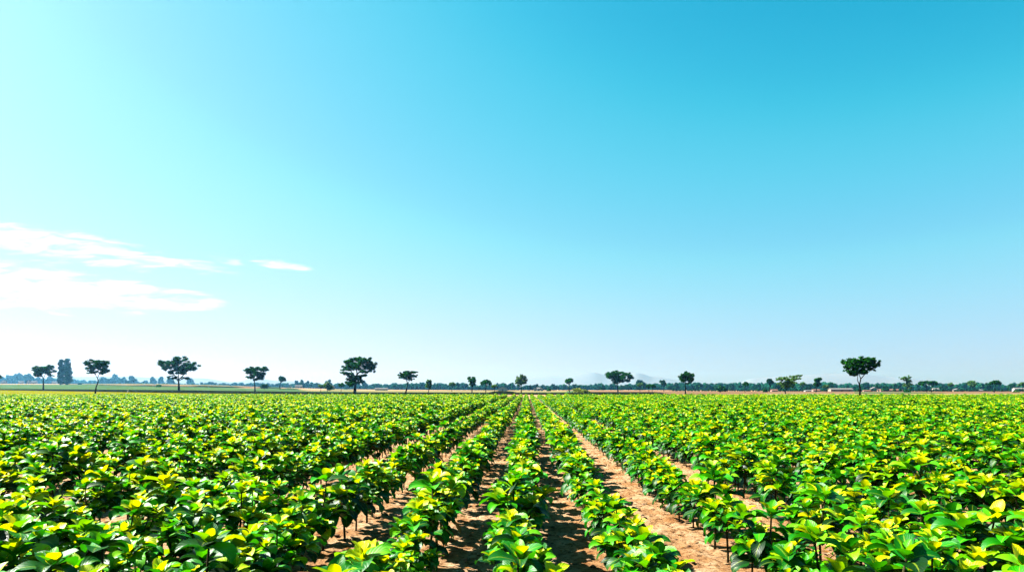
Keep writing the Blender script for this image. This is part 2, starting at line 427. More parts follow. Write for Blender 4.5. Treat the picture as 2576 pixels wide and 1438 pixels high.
# ------------------------------------------------------------------ trees
def pad_leaves(m, c, rx, ry, rz, n, ls, flat=.5, rr=R):
    for _ in range(n):
        while True:
            v = Vector((rr.uniform(-1, 1), rr.uniform(-1, 1), rr.uniform(-1, 1)))
            if .25 < v.length < 1: break
        v = v * (rr.uniform(.75, 1.08) / max(v.length, .5) if rr.random() < .55 else 1)
        p = c + Vector((v.x * rx, v.y * ry, v.z * rz))
        nn = Vector((rr.gauss(0, flat), rr.gauss(0, flat), 1)).normalized()
        u = nn.orthogonal().normalized(); u = Matrix.Rotation(rr.uniform(0, 6.28), 3, nn) @ u; w = nn.cross(u)
        s = ls * rr.uniform(.6, 1.5)
        m.add([p - u * s, p - w * s * .55 + nn * s * .12, p + u * s - nn * s * .25, p + w * s * .55 + nn * s * .12], [(0, 1, 2, 3)], min(1, max(0, rr.gauss(.45, .25))))
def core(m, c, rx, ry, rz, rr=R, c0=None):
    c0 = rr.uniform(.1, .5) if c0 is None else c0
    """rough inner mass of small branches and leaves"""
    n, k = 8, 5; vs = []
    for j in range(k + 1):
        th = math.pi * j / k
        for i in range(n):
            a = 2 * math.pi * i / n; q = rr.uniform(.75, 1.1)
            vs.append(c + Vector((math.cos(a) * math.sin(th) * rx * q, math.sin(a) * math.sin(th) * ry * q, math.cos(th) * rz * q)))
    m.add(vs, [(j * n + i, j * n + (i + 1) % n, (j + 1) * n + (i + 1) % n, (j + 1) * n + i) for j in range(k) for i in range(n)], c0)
def hero(t, base, trunk, limbs, pads, label, leaf_m=None, d=None, tr=.3, dens=1.0, name='umbrella_tree', ls=.16, cat='tree'):
    """tree traced at its own distance: trunk / limbs / pads given as tile pixels, depth spread added round the trunk"""
    rr = random.Random(hash((t, base)) & 0xffff)
    px, py = tx(t, base[0]), ty(base[1])
    if d is None: b, d = ground_pt(px, py)
    else:
        b = ray(px, d); b.z = terrain(b.x, b.y)
    e = empty(name, b); tag(e, label, cat, 'scattered trees beyond the crop')
    k = ZS * d / F
    def loc(zx, zy, dep=0):
        q = RT * ((zx - base[0]) * k) + FW * dep; q.z = (base[1] - zy) * k + (0 if d > 140 else .0); return q
    z0 = (EYE + d * (HZ - py) / F) - b.z     # lift when the traced base is above the ground (hidden in the crop)
    def L2(zx, zy, dep=0):
        q = loc(zx, zy, dep); q.z += z0; return q
    tm = MB(); pts = [L2(*q) for q in trunk]; pts[0].z = -.3
    tm.tube(pts, [tr * (1 - .45 * i / (len(pts) - 1)) * (1.25 if i == 0 else 1) for i in range(len(pts))], 8)
    fork = pts[-1]; ends = []
    for l in limbs:
        dep = rr.uniform(-1, 1) * .7
        q = [L2(zx, zy, dep * i / max(1, len(l) - 1)) for i, (zx, zy) in enumerate(l)]
        tm.tube(q, [tr * .5 * (1 - .65 * i / (len(q) - 1)) for i in range(len(q))], 6); ends += q[1:]
    fm = MB()
    for (zx, zy, rx, rz) in pads:
        RX = rx * k; RZ = rz * k
        wid = max(abs(p_[0] - base[0]) for p_ in pads) * k * .8
        for dup_ in range(3):
            dep = (rr.uniform(-1, 1) if dup_ else 0) * wid * .8 * math.sqrt(max(.1, 1 - min(1, ((zx - base[0]) * k / (wid * 1.4 + .01)) ** 2)))
            c = L2(zx, zy, dep)
            n = int(dens * 70 * max(.3, RX * RZ / (ls * ls) / 22))
            for sub in range(4):
                o = Vector((rr.gauss(0, .45), rr.gauss(0, .45), rr.gauss(0, .50))); c2 = c + Vector((o.x * RX, o.y * RX, o.z * RZ)); q = rr.uniform(.38, .60)
                pad_leaves(fm, c2, RX * q, RX * q, RZ * q * 1.05, n // 3 + 4, ls, 1.1, rr)
                core(fm, c2, RX * q * .66, RX * q * .66, RZ * q * .72, rr)
            near_e = min(ends + [fork], key=lambda q: (q - c).length)
            tm.tube([near_e, near_e.lerp(c, .5) + Vector((0, 0, -.05)), c], [tr * .16, tr * .1, tr * .04], 4)
    tm.build('trunk', M_bark, e); fm.build('crown', leaf_m or M_treeleaf, e)
    return e

hero(1, (430, 435), [(430, 435), (428, 370), (430, 320)], [[(430, 320), (395, 275)], [(430, 320), (450, 280), (480, 240)]],
     [(375, 225, 38, 25), (430, 212, 45, 25), (485, 215, 40, 26), (515, 245, 28, 18), (360, 255, 26, 16), (405, 260, 40, 28), (460, 255, 40, 28), (385, 285, 30, 18), (490, 290, 22, 14)],
     'small dark umbrella tree just left of the tall blue poplar pair')
hero(1, (940, 472), [(940, 472), (950, 405), (972, 350), (965, 315)], [[(965, 315), (940, 270), (905, 235)], [(965, 315), (985, 260), (1020, 210)], [(962, 355), (990, 300)]],
     [(905, 175, 40, 24), (960, 155, 50, 22), (1020, 165, 45, 24), (1050, 205, 32, 28), (900, 215, 40, 22), (960, 195, 55, 26), (1010, 230, 42, 28), (930, 245, 38, 20), (905, 265, 24, 10), (1040, 255, 24, 12), (985, 265, 30, 15)],
     'slender dark tree with curved leaning trunk right of the poplar pair', tr=.22)
hero(1, (1770, 445), [(1770, 445), (1768, 370), (1765, 330)], [[(1765, 335), (1715, 270), (1660, 200), (1600, 170)], [(1765, 330), (1830, 270), (1880, 215)], [(1765, 330), (1760, 250), (1780, 160)], [(1768, 350), (1730, 310)], [(1765, 340), (1840, 305)]],
     [(1590, 165, 40, 20), (1640, 160, 45, 25), (1690, 165, 40, 28), (1665, 210, 50, 30), (1720, 195, 40, 30), (1780, 130, 48, 26), (1780, 170, 50, 30), (1760, 220, 50, 34), (1830, 190, 45, 28), (1885, 190, 50, 30), (1900, 225, 40, 24), (1840, 235, 40, 26), (1690, 250, 38, 22), (1800, 265, 30, 18), (1740, 310, 34, 16), (1830, 312, 34, 12)],
     'broad dark tree with three spreading limbs, largest tree on the left', tr=.42)
hero(2, (20, 455), [(20, 455), (18, 390), (12, 335)], [[(12, 340), (-20, 290), (-50, 250)], [(15, 345), (40, 300), (80, 250)]],
     [(-40, 225, 45, 22), (10, 220, 50, 22), (60, 225, 45, 24), (115, 232, 38, 18), (-60, 250, 30, 18), (0, 260, 50, 32), (55, 270, 50, 32), (95, 270, 35, 24), (60, 310, 45, 22), (-15, 305, 35, 18), (30, 330, 18, 10)],
     'dark rounded tree between the three-limbed tree and the big central-left tree', tr=.28)
hero(2, (1005, 470), [(1005, 470), (1010, 410), (1015, 340), (1030, 270)], [[(1030, 275), (1080, 230), (1130, 200)], [(1020, 310), (970, 250), (930, 190)], [(1030, 280), (1020, 200), (1020, 150)], [(1018, 330), (1080, 300)], [(1010, 350), (950, 300)]],
     [(945, 150, 48, 28), (1015, 130, 50, 26), (1075, 140, 50, 26), (1130, 150, 45, 30), (1165, 185, 42, 34), (930, 200, 45, 28), (990, 190, 50, 34), (1060, 190, 60, 40), (1130, 205, 55, 38), (1180, 225, 28, 26), (930, 235, 35, 18), (900, 262, 30, 12), (960, 270, 40, 18), (970, 310, 50, 30), (1040, 310, 40, 26), (950, 350, 38, 26), (1085, 285, 35, 16), (1055, 350, 30, 20), (1000, 365, 45, 25), (960, 385, 22, 14), (1100, 250, 40, 18)],
     'largest and densest dark tree, left of the middle row', tr=.5)
hero(2, (1505, 470), [(1505, 470), (1525, 400), (1530, 370), (1520, 340)], [[(1520, 345), (1500, 310), (1480, 290)], [(1530, 365), (1560, 325), (1590, 295)]],
     [(1475, 285, 32, 20), (1500, 270, 35, 20), (1545, 262, 45, 16), (1590, 255, 32, 12), (1545, 290, 50, 26), (1600, 295, 28, 18), (1500, 308, 38, 16), (1555, 320, 30, 16)],
     'green-topped small tree with a bent trunk right of the densest dark tree', tr=.24)
hero(3, (1107, 455), [(1107, 455), (1105, 400), (1095, 370)], [[(1097, 375), (1050, 330), (1020, 290)], [(1100, 375), (1150, 345), (1210, 310)], [(1097, 370), (1100, 300)]],
     [(1020, 275, 32, 26), (1070, 265, 42, 20), (1130, 262, 45, 18), (1180, 275, 32, 16), (1040, 300, 45, 28), (1100, 300, 50, 34), (1160, 305, 45, 28), (1220, 295, 36, 22), (1230, 315, 26, 14), (1080, 340, 40, 24), (1130, 335, 45, 24), (1195, 340, 28, 16)],
     'wide dense black-green tree standing right of the yellow bush', tr=.34, dens=1.4)
hero(3, (1773, 475), [(1773, 475), (1775, 400), (1770, 350)], [[(1770, 355), (1740, 320)], [(1772, 350), (1810, 315)]],
     [(1750, 285, 38, 22), (1790, 275, 42, 20), (1830, 295, 32, 20), (1725, 315, 28, 18), (1770, 315, 45, 28), (1820, 325, 40, 22), (1745, 338, 30, 12), (1830, 345, 22, 12), (1790, 365, 18, 10)],
     'upright dark tree on the tan strip between two plain hill slopes', tr=.2)
hero(4, (950, 495), [(950, 495), (955, 420), (950, 380), (962, 320)], [[(950, 382), (928, 340), (925, 300), (900, 250)], [(962, 322), (990, 280), (1030, 250), (1060, 215)], [(962, 320), (955, 290), (960, 240)]],
     [(835, 160, 42, 26), (885, 150, 42, 24), (945, 155, 50, 24), (1010, 135, 45, 26), (1060, 130, 40, 22), (1100, 155, 36, 26), (1110, 190, 30, 20), (830, 205, 38, 24), (880, 200, 50, 30), (940, 205, 50, 34), (1000, 190, 50, 34), (1060, 190, 45, 30), (845, 250, 34, 18), (895, 245, 42, 28), (945, 255, 40, 26), (985, 240, 32, 22), (1065, 230, 28, 14), (925, 280, 24, 12)],
     'large forked tree with a broad crown rising out of the crop on the right', d=90, tr=.13, ls=.13)
hero(4, (220, 475), [(220, 475), (215, 455), (222, 440)], [[(215, 458), (195, 420), (180, 400)], [(222, 440), (245, 400), (260, 360), (300, 320)], [(222, 440), (215, 380), (190, 330)]],
     [(150, 325, 30, 14), (185, 315, 36, 20), (215, 330, 28, 20), (235, 360, 42, 26), (220, 385, 34, 26), (275, 330, 30, 22), (300, 300, 26, 12), (340, 295, 34, 10), (280, 365, 34, 20), (245, 395, 24, 18), (195, 370, 28, 20), (320, 320, 28, 8), (360, 318, 14, 6)],
     'bright green forked tree with a ragged V-shaped crown', leaf_m=M_brightleaf, tr=.2, ls=.2, name='forked_tree')
hero(3, (150, 462), [(150, 462), (150, 400), (150, 385)], [[(150, 390), (130, 350)], [(150, 390), (170, 350)], [(150, 385), (150, 320)]],
     [(150, 310, 16, 24), (125, 320, 14, 18), (178, 315, 14, 22), (195, 305, 7, 14), (110, 312, 7, 14), (150, 345, 45, 26), (120, 355, 28, 20), (182, 352, 28, 20), (150, 370, 32, 16), (205, 335, 10, 10), (97, 340, 10, 10), (165, 290, 7, 12)],
     'spiky-topped green tree standing where the middle row meets the horizon', leaf_m=M_brightleaf, tr=.22, dens=1.2, name='spiky_tree')
hero(4, (1415, 455), [(1415, 455), (1425, 400), (1420, 360)], [[(1420, 370), (1400, 335)], [(1420, 365), (1440, 320)]],
     [(1375, 320, 24, 10), (1410, 322, 30, 16), (1435, 305, 16, 12), (1430, 345, 26, 20), (1425, 375, 26, 26), (1430, 400, 16, 22), (1455, 345, 10, 10)],
     'small tree with a flag-shaped green top and dark leafy stem', leaf_m=M_brightleaf, tr=.22, ls=.25)

# simpler trees: (tile, x base, y base, y top, x left, x right, style, label, material, distance or None)
def tree(t, xb, yb, yt, xl, xr, style, label, mat=None, d=None, group='scattered trees beyond the crop', name='umbrella_tree', bark=None):
    rr = random.Random((t * 7919 + xb * 31 + yt) & 0xffff)
    px, py = tx(t, xb), ty(yb)
    if d is None: b, d = ground_pt(px, py); lift = 0
    else:
        b = ray(px, d); b.z = terrain(b.x, b.y)
    e = empty(name, b); tag(e, label, 'tree', group)
    k = ZS * d / F
    z_of = lambda zy: EYE + d * (HZ - ty(zy)) / F - b.z
    Ht = z_of(yt); cx0 = ((xl + xr) / 2 - xb) * k; Rw = (xr - xl) / 2 * k
    tm, fm = MB(), MB()
    ls = max(.16, d * .0011)
    fr = {'umb': .55, 'dome': .82, 'vase': .62, 'round': .68, 'bush': 1.0, 'column': .95}[style]
    cz = Ht * (1 - fr)       # crown bottom
    ch = Ht - cz
    C0 = RT * cx0
    if style != 'bush':
        bend = RT * rr.uniform(-.04, .04) * Ht
        tp = Vector((0, 0, cz)) + C0 * .6 + bend
        tr = max(.10, Ht * .028)
        tm.tube([Vector((0, 0, -.3)), Vector((0, 0, cz * .5)) + bend, tp, tp + Vector((0, 0, ch * .3)) + C0 * .3], [tr * 1.3, tr, tr * .8, tr * .4], 7)
    npad = {'umb': 13, 'dome': 15, 'vase': 13, 'round': 12, 'bush': 12, 'column': 16}[style]
    for i in range(npad):
        a = rr.uniform(0, 6.28); r = math.sqrt((i + .5) / npad); q = rr.uniform(0, 1)
        if style == 'umb':
            zc = cz + ch * (.80 - .38 * r * r) - ch * .22 * q * (1 - r); pr = Rw * .34; pz = ch * .20; rad = Rw * .74 * r
        elif style == 'vase':
            zz = q; zc = cz + ch * (.12 + .70 * zz); rad = Rw * .72 * r * (.3 + .75 * zz); pr = Rw * .32; pz = ch * .17
        elif style in ('dome', 'bush'):
            zz = math.sqrt(max(0, 1 - r * r)); zc = cz + ch * (.12 + .66 * zz * q); rad = Rw * .70 * r; pr = Rw * .40; pz = ch * .22
        elif style == 'round':
            zc = cz + ch * (.5 + .36 * (2 * q - 1) * math.sqrt(max(0, 1 - r * r))); rad = Rw * .68 * r; pr = Rw * .36; pz = ch * .22
        else:
            zc = cz + ch * (i + .6) / (npad + .6) * .95; rad = Rw * .35 * rr.random() * (1.3 - i / npad * .6); pr = Rw * (.86 - .35 * (i / npad) ** 2); pz = ch * .07
        c = C0 + RT * (rad * math.cos(a)) + FW * (rad * math.sin(a)); c.z = zc
        n = int(26 + 10 * pr * pz / (ls * ls)); n = min(n, 150)
        pad_leaves(fm, c, pr, pr, pz, n, ls, 1.1, rr)
        core(fm, c, pr * .68, pr * .68, pz * .66, rr)
        if style != 'bush': tm.tube([tp, tp.lerp(c, .5) + Vector((0, 0, -.06 * ch)), c], [tr * .4, tr * .25, tr * .1], 4)
    if style == 'bush':
        for i in range(4): tm.tube([Vector((0, 0, -.1)), C0 * .5 + Vector((rr.uniform(-.3, .3) * Rw, rr.uniform(-.3, .3) * Rw, Ht * .5))], [.08, .03], 5)
        tm.build('stem', bark or M_bark, e); fm.build('foliage', mat or M_treeleaf, e); e['category'] = 'bush'
    else:
        tm.build('trunk', bark or M_bark, e); fm.build('crown', mat or M_treeleaf, e)
    return e
TL = [
 (2, 268, 418, 292, 222, 330, 'umb', 'teal flat-topped tree standing alone between two dark trees on the left', M_farleaf, 430),
 (2, 112, 415, 358, 72, 152, 'dome', 'low teal round tree close beside a dark rounded tree', M_farleaf, 400),
 (2, 668, 430, 375, 635, 700, 'umb', 'smallest green tree left of the densest dark tree', M_brightleaf, 300),
 (2, 738, 430, 345, 695, 785, 'dome', 'soft green dome-shaped tree in front of a pink gabled house', M_brightleaf, 330),
 (2, 868, 455, 357, 838, 905, 'umb', 'thin-stemmed little tree just left of the densest dark tree', M_treeleaf, None),
 (2, 1733, 460, 330, 1700, 1780, 'round', 'small upright bushy tree with yellow-green lower left side', M_brightleaf, None),
 (2, 1965, 450, 347, 1935, 2000, 'umb', 'tiny flat-topped tree on a hair-thin trunk', M_brightleaf, None),
 (2, 2165, 460, 292, 2110, 2222, 'vase', 'taller of the paired dark trees left of the mound', M_treeleaf, None),
 (2, 2302, 458, 323, 2248, 2365, 'umb', 'shorter of the paired dark trees, beside the mound', M_treeleaf, None),
 (2, 2387, 445, 372, 2355, 2420, 'umb', 'bright green little tree directly above the dark mound', M_brightleaf, 330),
 (3, 628, 455, 305, 583, 672, 'umb', 'tall thin dark parasol tree left of the yellow bush', M_treeleaf, None),
 (3, 1412, 445, 370, 1375, 1440, 'umb', 'left tree of the touching low dark pair', M_treeleaf, 330),
 (3, 1447, 455, 372, 1425, 1480, 'umb', 'right tree of the touching low dark pair', M_treeleaf, 300),
 (3, 1325, 438, 355, 1298, 1362, 'umb', 'pale green slim tree in front of a big blue mushroom-shaped crown', M_brightleaf, 480),
 (3, 1560, 430, 325, 1515, 1608, 'vase', 'teal parasol tree between the wide dense tree and the upright dark tree', M_farleaf, 520),
 (3, 2120, 458, 370, 2080, 2185, 'dome', 'dark broad low tree on the tan strip', M_farleaf, None),
 (3, 2365, 455, 345, 2335, 2402, 'umb', 'two-tiered dark green tree left of the bright forked tree', M_treeleaf, 330),
 (4, 60, 445, 310, 25, 102, 'umb', 'slim teal parasol tree immediately left of the bright forked tree', M_farleaf, 400),
 (4, 385, 445, 348, 350, 425, 'umb', 'green parasol tree immediately right of the bright forked tree', M_brightleaf, 430),
 (4, 518, 450, 305, 465, 592, 'vase', 'dark wide-topped tree between the bright forked tree and the large forked tree', M_treeleaf, 360),
 (4, 620, 455, 378, 585, 650, 'umb', 'short light green tree just left of the white-roofed house', M_brightleaf, 330),
 (4, 1220, 445, 375, 1175, 1240, 'dome', 'small teal dome tree on the tan strip right of the large forked tree', M_farleaf, 480),
 (4, 1615, 455, 335, 1530, 1665, 'umb', 'left tree of the dark overlapping parasol pair', M_treeleaf, None),
 (4, 1660, 435, 335, 1625, 1723, 'umb', 'right tree of the dark overlapping parasol pair', M_treeleaf, 360),
 (4, 1863, 450, 357, 1822, 1885, 'umb', 'small green tree right of the dark overlapping parasol pair', M_brightleaf, None),
 (4, 2075, 448, 335, 2005, 2120, 'vase', 'full vase-shaped green tree near the right edge', M_brightleaf, None),
 (4, 2280, 450, 325, 2245, 2340, 'umb', 'compact dark tree, rightmost of the black-green trees', M_treeleaf, 330),
 (4, 2565, 430, 350, 2528, 2620, 'umb', 'green tree cut by the right edge of the picture', M_brightleaf, 450),
 (1, -75, 435, 245, -170, 5, 'umb', 'dark tree whose crown tip touches the left edge of the picture', M_treeleaf, None),
]
for (t, xb, yb, yt, xl, xr, st, lab, mt, d) in TL: tree(t, xb, yb, yt, xl, xr, st, lab, mt, d)
BL = [
 (1, 793, 377, 360, 778, 808, 'tiny blue-green bush on the pale field right of the poplar pair', M_farleaf),
 (1, 868, 358, 336, 840, 896, 'low blue bush half behind the slender leaning tree', M_farleaf),
 (1, 1570, 403, 375, 1542, 1600, 'round black bush on the green field below the three-limbed tree', M_treeleaf),
 (1, 2420, 388, 375, 2404, 2436, 'tiny blue bush left of the dark rounded tree', M_farleaf),
 (3, 425, 445, 407, 402, 448, 'small round dark bush right of the spiky-topped tree', M_treeleaf),
 (3, 735, 463, 400, 638, 828, 'large yellow-green domed bush', M_yellowleaf),
 (4, 20, 455, 410, -5, 45, 'dark green bush at the foot of the slim teal parasol tree', M_treeleaf),
 (4, 1415, 457, 425, 1380, 1450, 'dark bush round the foot of the flag-topped tree', M_treeleaf),
 (4, 940, 448, 402, 890, 995, 'dull green bush behind the trunk of the large forked tree', M_farleaf),
 (4, 1085, 446, 425, 1050, 1120, 'low green bush beside a pale house', M_farleaf),
 (4, 2505, 457, 432, 2475, 2535, 'small green bush near the right edge on the tan field', M_brightleaf),
 (4, 2343, 436, 418, 2325, 2362, 'tiny dark green bush beside the compact dark tree', M_brightleaf),
]
for (t, xb, yb, yt, xl, xr, lab, mt) in BL: tree(t, xb, yb, yt, xl, xr, 'bush', lab, mt, None, 'bushes beyond the crop', 'bush')

# poplar pair
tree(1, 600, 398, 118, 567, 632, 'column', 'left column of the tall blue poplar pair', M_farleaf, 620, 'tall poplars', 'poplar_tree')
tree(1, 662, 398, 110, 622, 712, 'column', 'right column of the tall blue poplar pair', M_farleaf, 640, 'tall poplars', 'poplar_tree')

# far, hazy, still countable crowns
FAR = [ # tile, x, base, top, left, right, where
 (1, 12, 372, 283, -20, 45, 'at the very left edge of the picture'),
 (1, 85, 372, 268, 42, 130, 'behind the pale left-edge houses'),
 (1, 195, 372, 242, 138, 252, 'tallest of the woods left of the small umbrella tree'),
 (1, 285, 372, 235, 238, 335, 'touching the left of the small umbrella tree'),
 (1, 375, 372, 285, 330, 420, 'behind the trunk of the small umbrella tree'),
 (1, 490, 372, 292, 445, 560, 'between the small umbrella tree and the poplars'),
 (1, 935, 378, 343, 910, 960, 'low, behind the foot of the leaning tree'),
 (1, 1030, 378, 288, 985, 1062, 'first right of the leaning tree'),
 (1, 1095, 382, 303, 1062, 1130, 'darker, in front of the blue wood'),
 (1, 1142, 376, 263, 1095, 1190, 'tallest of the wood right of the leaning tree'),
 (1, 1215, 376, 285, 1180, 1258, 'middle of the wood right of the leaning tree'),
 (1, 1295, 376, 278, 1258, 1335, 'right part of the wood with a small cap'),
 (1, 1345, 376, 305, 1320, 1375, 'low right flank of the blue wood'),
 (1, 1410, 376, 343, 1370, 1450, 'lowest, at the right end of the blue wood'),
 (1, 1515, 376, 285, 1480, 1553, 'left of two mushroom crowns near the three-limbed tree'),
 (1, 1595, 376, 290, 1567, 1620, 'right of two mushroom crowns near the three-limbed tree'),
 (1, 1690, 380, 300, 1650, 1725, 'seen left of the three-limbed tree trunk'),
 (1, 1885, 382, 290, 1845, 1912, 'seen right of the three-limbed tree trunk'),
 (1, 2095, 392, 335, 2050, 2140, 'dome in the low wood right of the three-limbed tree'),
 (2, 435, 405, 335, 412, 455, 'narrow, before the dome group left of centre'),
 (2, 490, 405, 323, 452, 520, 'large dome left of the densest tree'),
 (2, 535, 405, 332, 515, 560, 'small cap right of a large dome'),
 (2, 630, 410, 352, 600, 662, 'dark, left of the soft green dome tree'),
 (2, 742, 410, 322, 705, 785, 'top rising behind the soft green dome tree'),
 (2, 1100, 412, 333, 1070, 1125, 'right of the densest tree, behind its lower leaves'),
 (2, 1440, 436, 368, 1395, 1500, 'boxy, left of the bent-trunk tree'),
 (2, 1580, 436, 358, 1535, 1625, 'right of the bent-trunk tree'),
 (2, 1680, 436, 355, 1640, 1712, 'left of the small upright bushy tree'),
 (2, 1835, 436, 357, 1790, 1890, 'right of the small upright bushy tree'),
 (2, 2062, 436, 352, 2035, 2090, 'narrow with a cap, left of the paired dark trees'),
 (2, 2548, 440, 350, 2515, 2590, 'cap just left of the spiky-topped tree'),
 (3, 230, 437, 375, 200, 262, 'right of the spiky-topped tree'),
 (3, 295, 437, 372, 275, 318, 'small umbrella in front of the faint mountain'),
 (3, 470, 437, 370, 450, 490, 'tiny cap right of the small round bush'),
 (3, 675, 437, 370, 655, 700, 'left shoulder above the yellow bush'),
 (3, 720, 437, 367, 695, 745, 'above the middle of the yellow bush'),
 (3, 910, 437, 375, 888, 935, 'right of the yellow bush'),
 (3, 960, 437, 367, 930, 985, 'dome between yellow bush and wide dense tree'),
 (3, 1040, 437, 370, 1010, 1068, 'dome touching the left of the wide dense tree trunk'),
 (3, 1145, 437, 375, 1115, 1175, 'dome touching the right of the wide dense tree trunk'),
 (3, 1210, 437, 368, 1170, 1248, 'round dome right of the wide dense tree'),
 (3, 1325, 437, 323, 1268, 1383, 'big mushroom crown, tallest right of the wide dense tree'),
 (3, 1620, 437, 375, 1590, 1650, 'dome left of the upright dark tree'),
 (3, 1685, 437, 350, 1652, 1718, 'tall dome left of the upright dark tree'),
 (3, 1895, 440, 365, 1865, 1935, 'dark dome right of the upright dark tree'),
 (3, 2000, 440, 365, 1950, 2050, 'greenish weeping dome right of the upright dark tree'),
 (3, 2090, 440, 352, 2060, 2120, 'cap behind the dark broad low tree'),
 (3, 2235, 440, 357, 2200, 2270, 'dome right of the dark broad low tree'),
 (3, 2490, 440, 360, 2455, 2525, 'dome left of the slim teal parasol tree'),
 (4, 150, 443, 350, 105, 195, 'behind the bright forked tree'),
 (4, 440, 443, 358, 405, 475, 'left of the dark wide-topped tree'),
 (4, 665, 443, 350, 628, 705, 'dome above the white-roofed house'),
 (4, 1010, 443, 350, 965, 1055, 'dome touching the right of the large forked trunk'),
 (4, 1125, 443, 362, 1095, 1155, 'dome right of the large forked tree'),
 (4, 1300, 443, 357, 1270, 1335, 'dome left of the flag-topped tree'),
 (4, 1770, 440, 367, 1740, 1805, 'dome right of the overlapping parasol pair'),
 (4, 2220, 440, 338, 2195, 2245, 'touching the left of the compact dark tree'),
 (4, 2450, 440, 358, 2412, 2495, 'cap near the right edge of the picture'),
]
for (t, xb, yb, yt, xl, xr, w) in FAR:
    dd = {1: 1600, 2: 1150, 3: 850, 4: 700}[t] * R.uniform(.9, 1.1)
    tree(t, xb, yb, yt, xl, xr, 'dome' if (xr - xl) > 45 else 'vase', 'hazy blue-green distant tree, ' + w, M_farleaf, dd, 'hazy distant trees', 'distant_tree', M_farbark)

# far woods as one mass
fw = MB(); tr_ = MB()
def wood(t, x0, x1, ytop, ybase, d, n):
    for i in range(n):
        zx = x0 + (x1 - x0) * (i + R.random()) / n; px = tx(t, zx)
        dd = d * R.uniform(.92, 1.12); b = ray(px, dd); b.z = terrain(b.x, b.y)
        h = (EYE + dd * (HZ - ty(ytop)) / F - b.z) * R.uniform(.42, 1.05); w = h * R.uniform(.45, .8)
        for q in range(4):
            c = b + RT * R.uniform(-.5, .5) * w + FW * R.uniform(-.5, .5) * w + Vector((0, 0, h * R.uniform(.35, .72)))
            pad_leaves(fw, c, w * .55, w * .55, h * .28, 34, dd * .0010, .6)
            core(fw, c, w * .42, w * .42, h * .3)
            core(fw, b + Vector((0, 0, h * .2)), w * .55, w * .55, h * .3)
wood(1, -300, 560, 305, 372, 1750, 46)
wood(1, 690, 1000, 318, 372, 2000, 22); wood(1, 1000, 1450, 325, 372, 1750, 26)
wood(1, 1450, 1900, 345, 376, 1800, 18); wood(1, 1900, 2576, 350, 385, 1700, 40)
wood(2, -60, 420, 352, 400, 1500, 30); wood(2, 400, 900, 352, 408, 1350, 40); wood(2, 900, 1400, 360, 425, 1250, 40)
wood(2, 1400, 2576, 358, 436, 1050, 100); wood(3, 0, 900, 370, 437, 1150, 60); wood(3, 850, 1750, 358, 437, 1150, 64)
wood(3, 1700, 2576, 352, 438, 1100, 64); wood(4, 0, 700, 350, 441, 1000, 50); wood(4, 700, 2000, 356, 443, 1000, 95)
wood(4, 2000, 2900, 352, 441, 1000, 62)
wood(3, 1650, 2576, 420, 441, 600, 50); wood(4, 0, 2700, 418, 443, 545, 200)
tag(fw.build('far_woods', M_farleaf), 'continuous hazy belt of woods along the horizon', 'woods', kind='stuff')

# ------------------------------------------------------------------ mound, post, houses
def mound(t, xl, xr, ybase, ytop, label):
    px = tx(t, (xl + xr) / 2); b, d = ground_pt(px, ty(ybase)); k = ZS * d / F
    rx = (xr - xl) / 2 * k; h = EYE + d * (HZ - ty(ytop)) / F - b.z
    e = MB(); vs = []; n, m_ = 28, 9
    for j in range(m_ + 1):
        for i in range(n):
            a = 2 * math.pi * i / n; r = j / m_
            z = h * (1 - r ** 2.6) * (1 + .12 * noise.noise((i * .5, j * .7, 2))) if j < m_ else -.3
            vs.append(RT * (math.cos(a) * r * rx) + FW * (math.sin(a) * r * rx * .5) + Vector((0, 0, z)))
    e.add(vs, [(j * n + i, j * n + (i + 1) % n, (j + 1) * n + (i + 1) % n, (j + 1) * n + i) for j in range(m_) for i in range(n)])
    o = e.build('earth_mound', M_dark); o.location = b; tag(o, label, 'mound')
mound(2, 2290, 2650, 468, 442, 'low dark earth mound at the far end of the left rows')
pb, pd = ground_pt(tx(1, 1265), ty(456))
e = empty('marker_post', pb); tag(e, 'short white marker post on the verge left of the three-limbed tree', 'post')
M_white = plain('white_paint', (.8, .8, .78), .6)
k = ZS * pd / F
q = MB(); q.box(0, 0, -.1, 8 * k, 8 * k, 26 * k + .1); q.build('post', M_white, e, False)
q = MB(); q.box(0, 0, 26 * k + .002, 11 * k, 11 * k, 3 * k); q.build('cap', M_white, e, False)

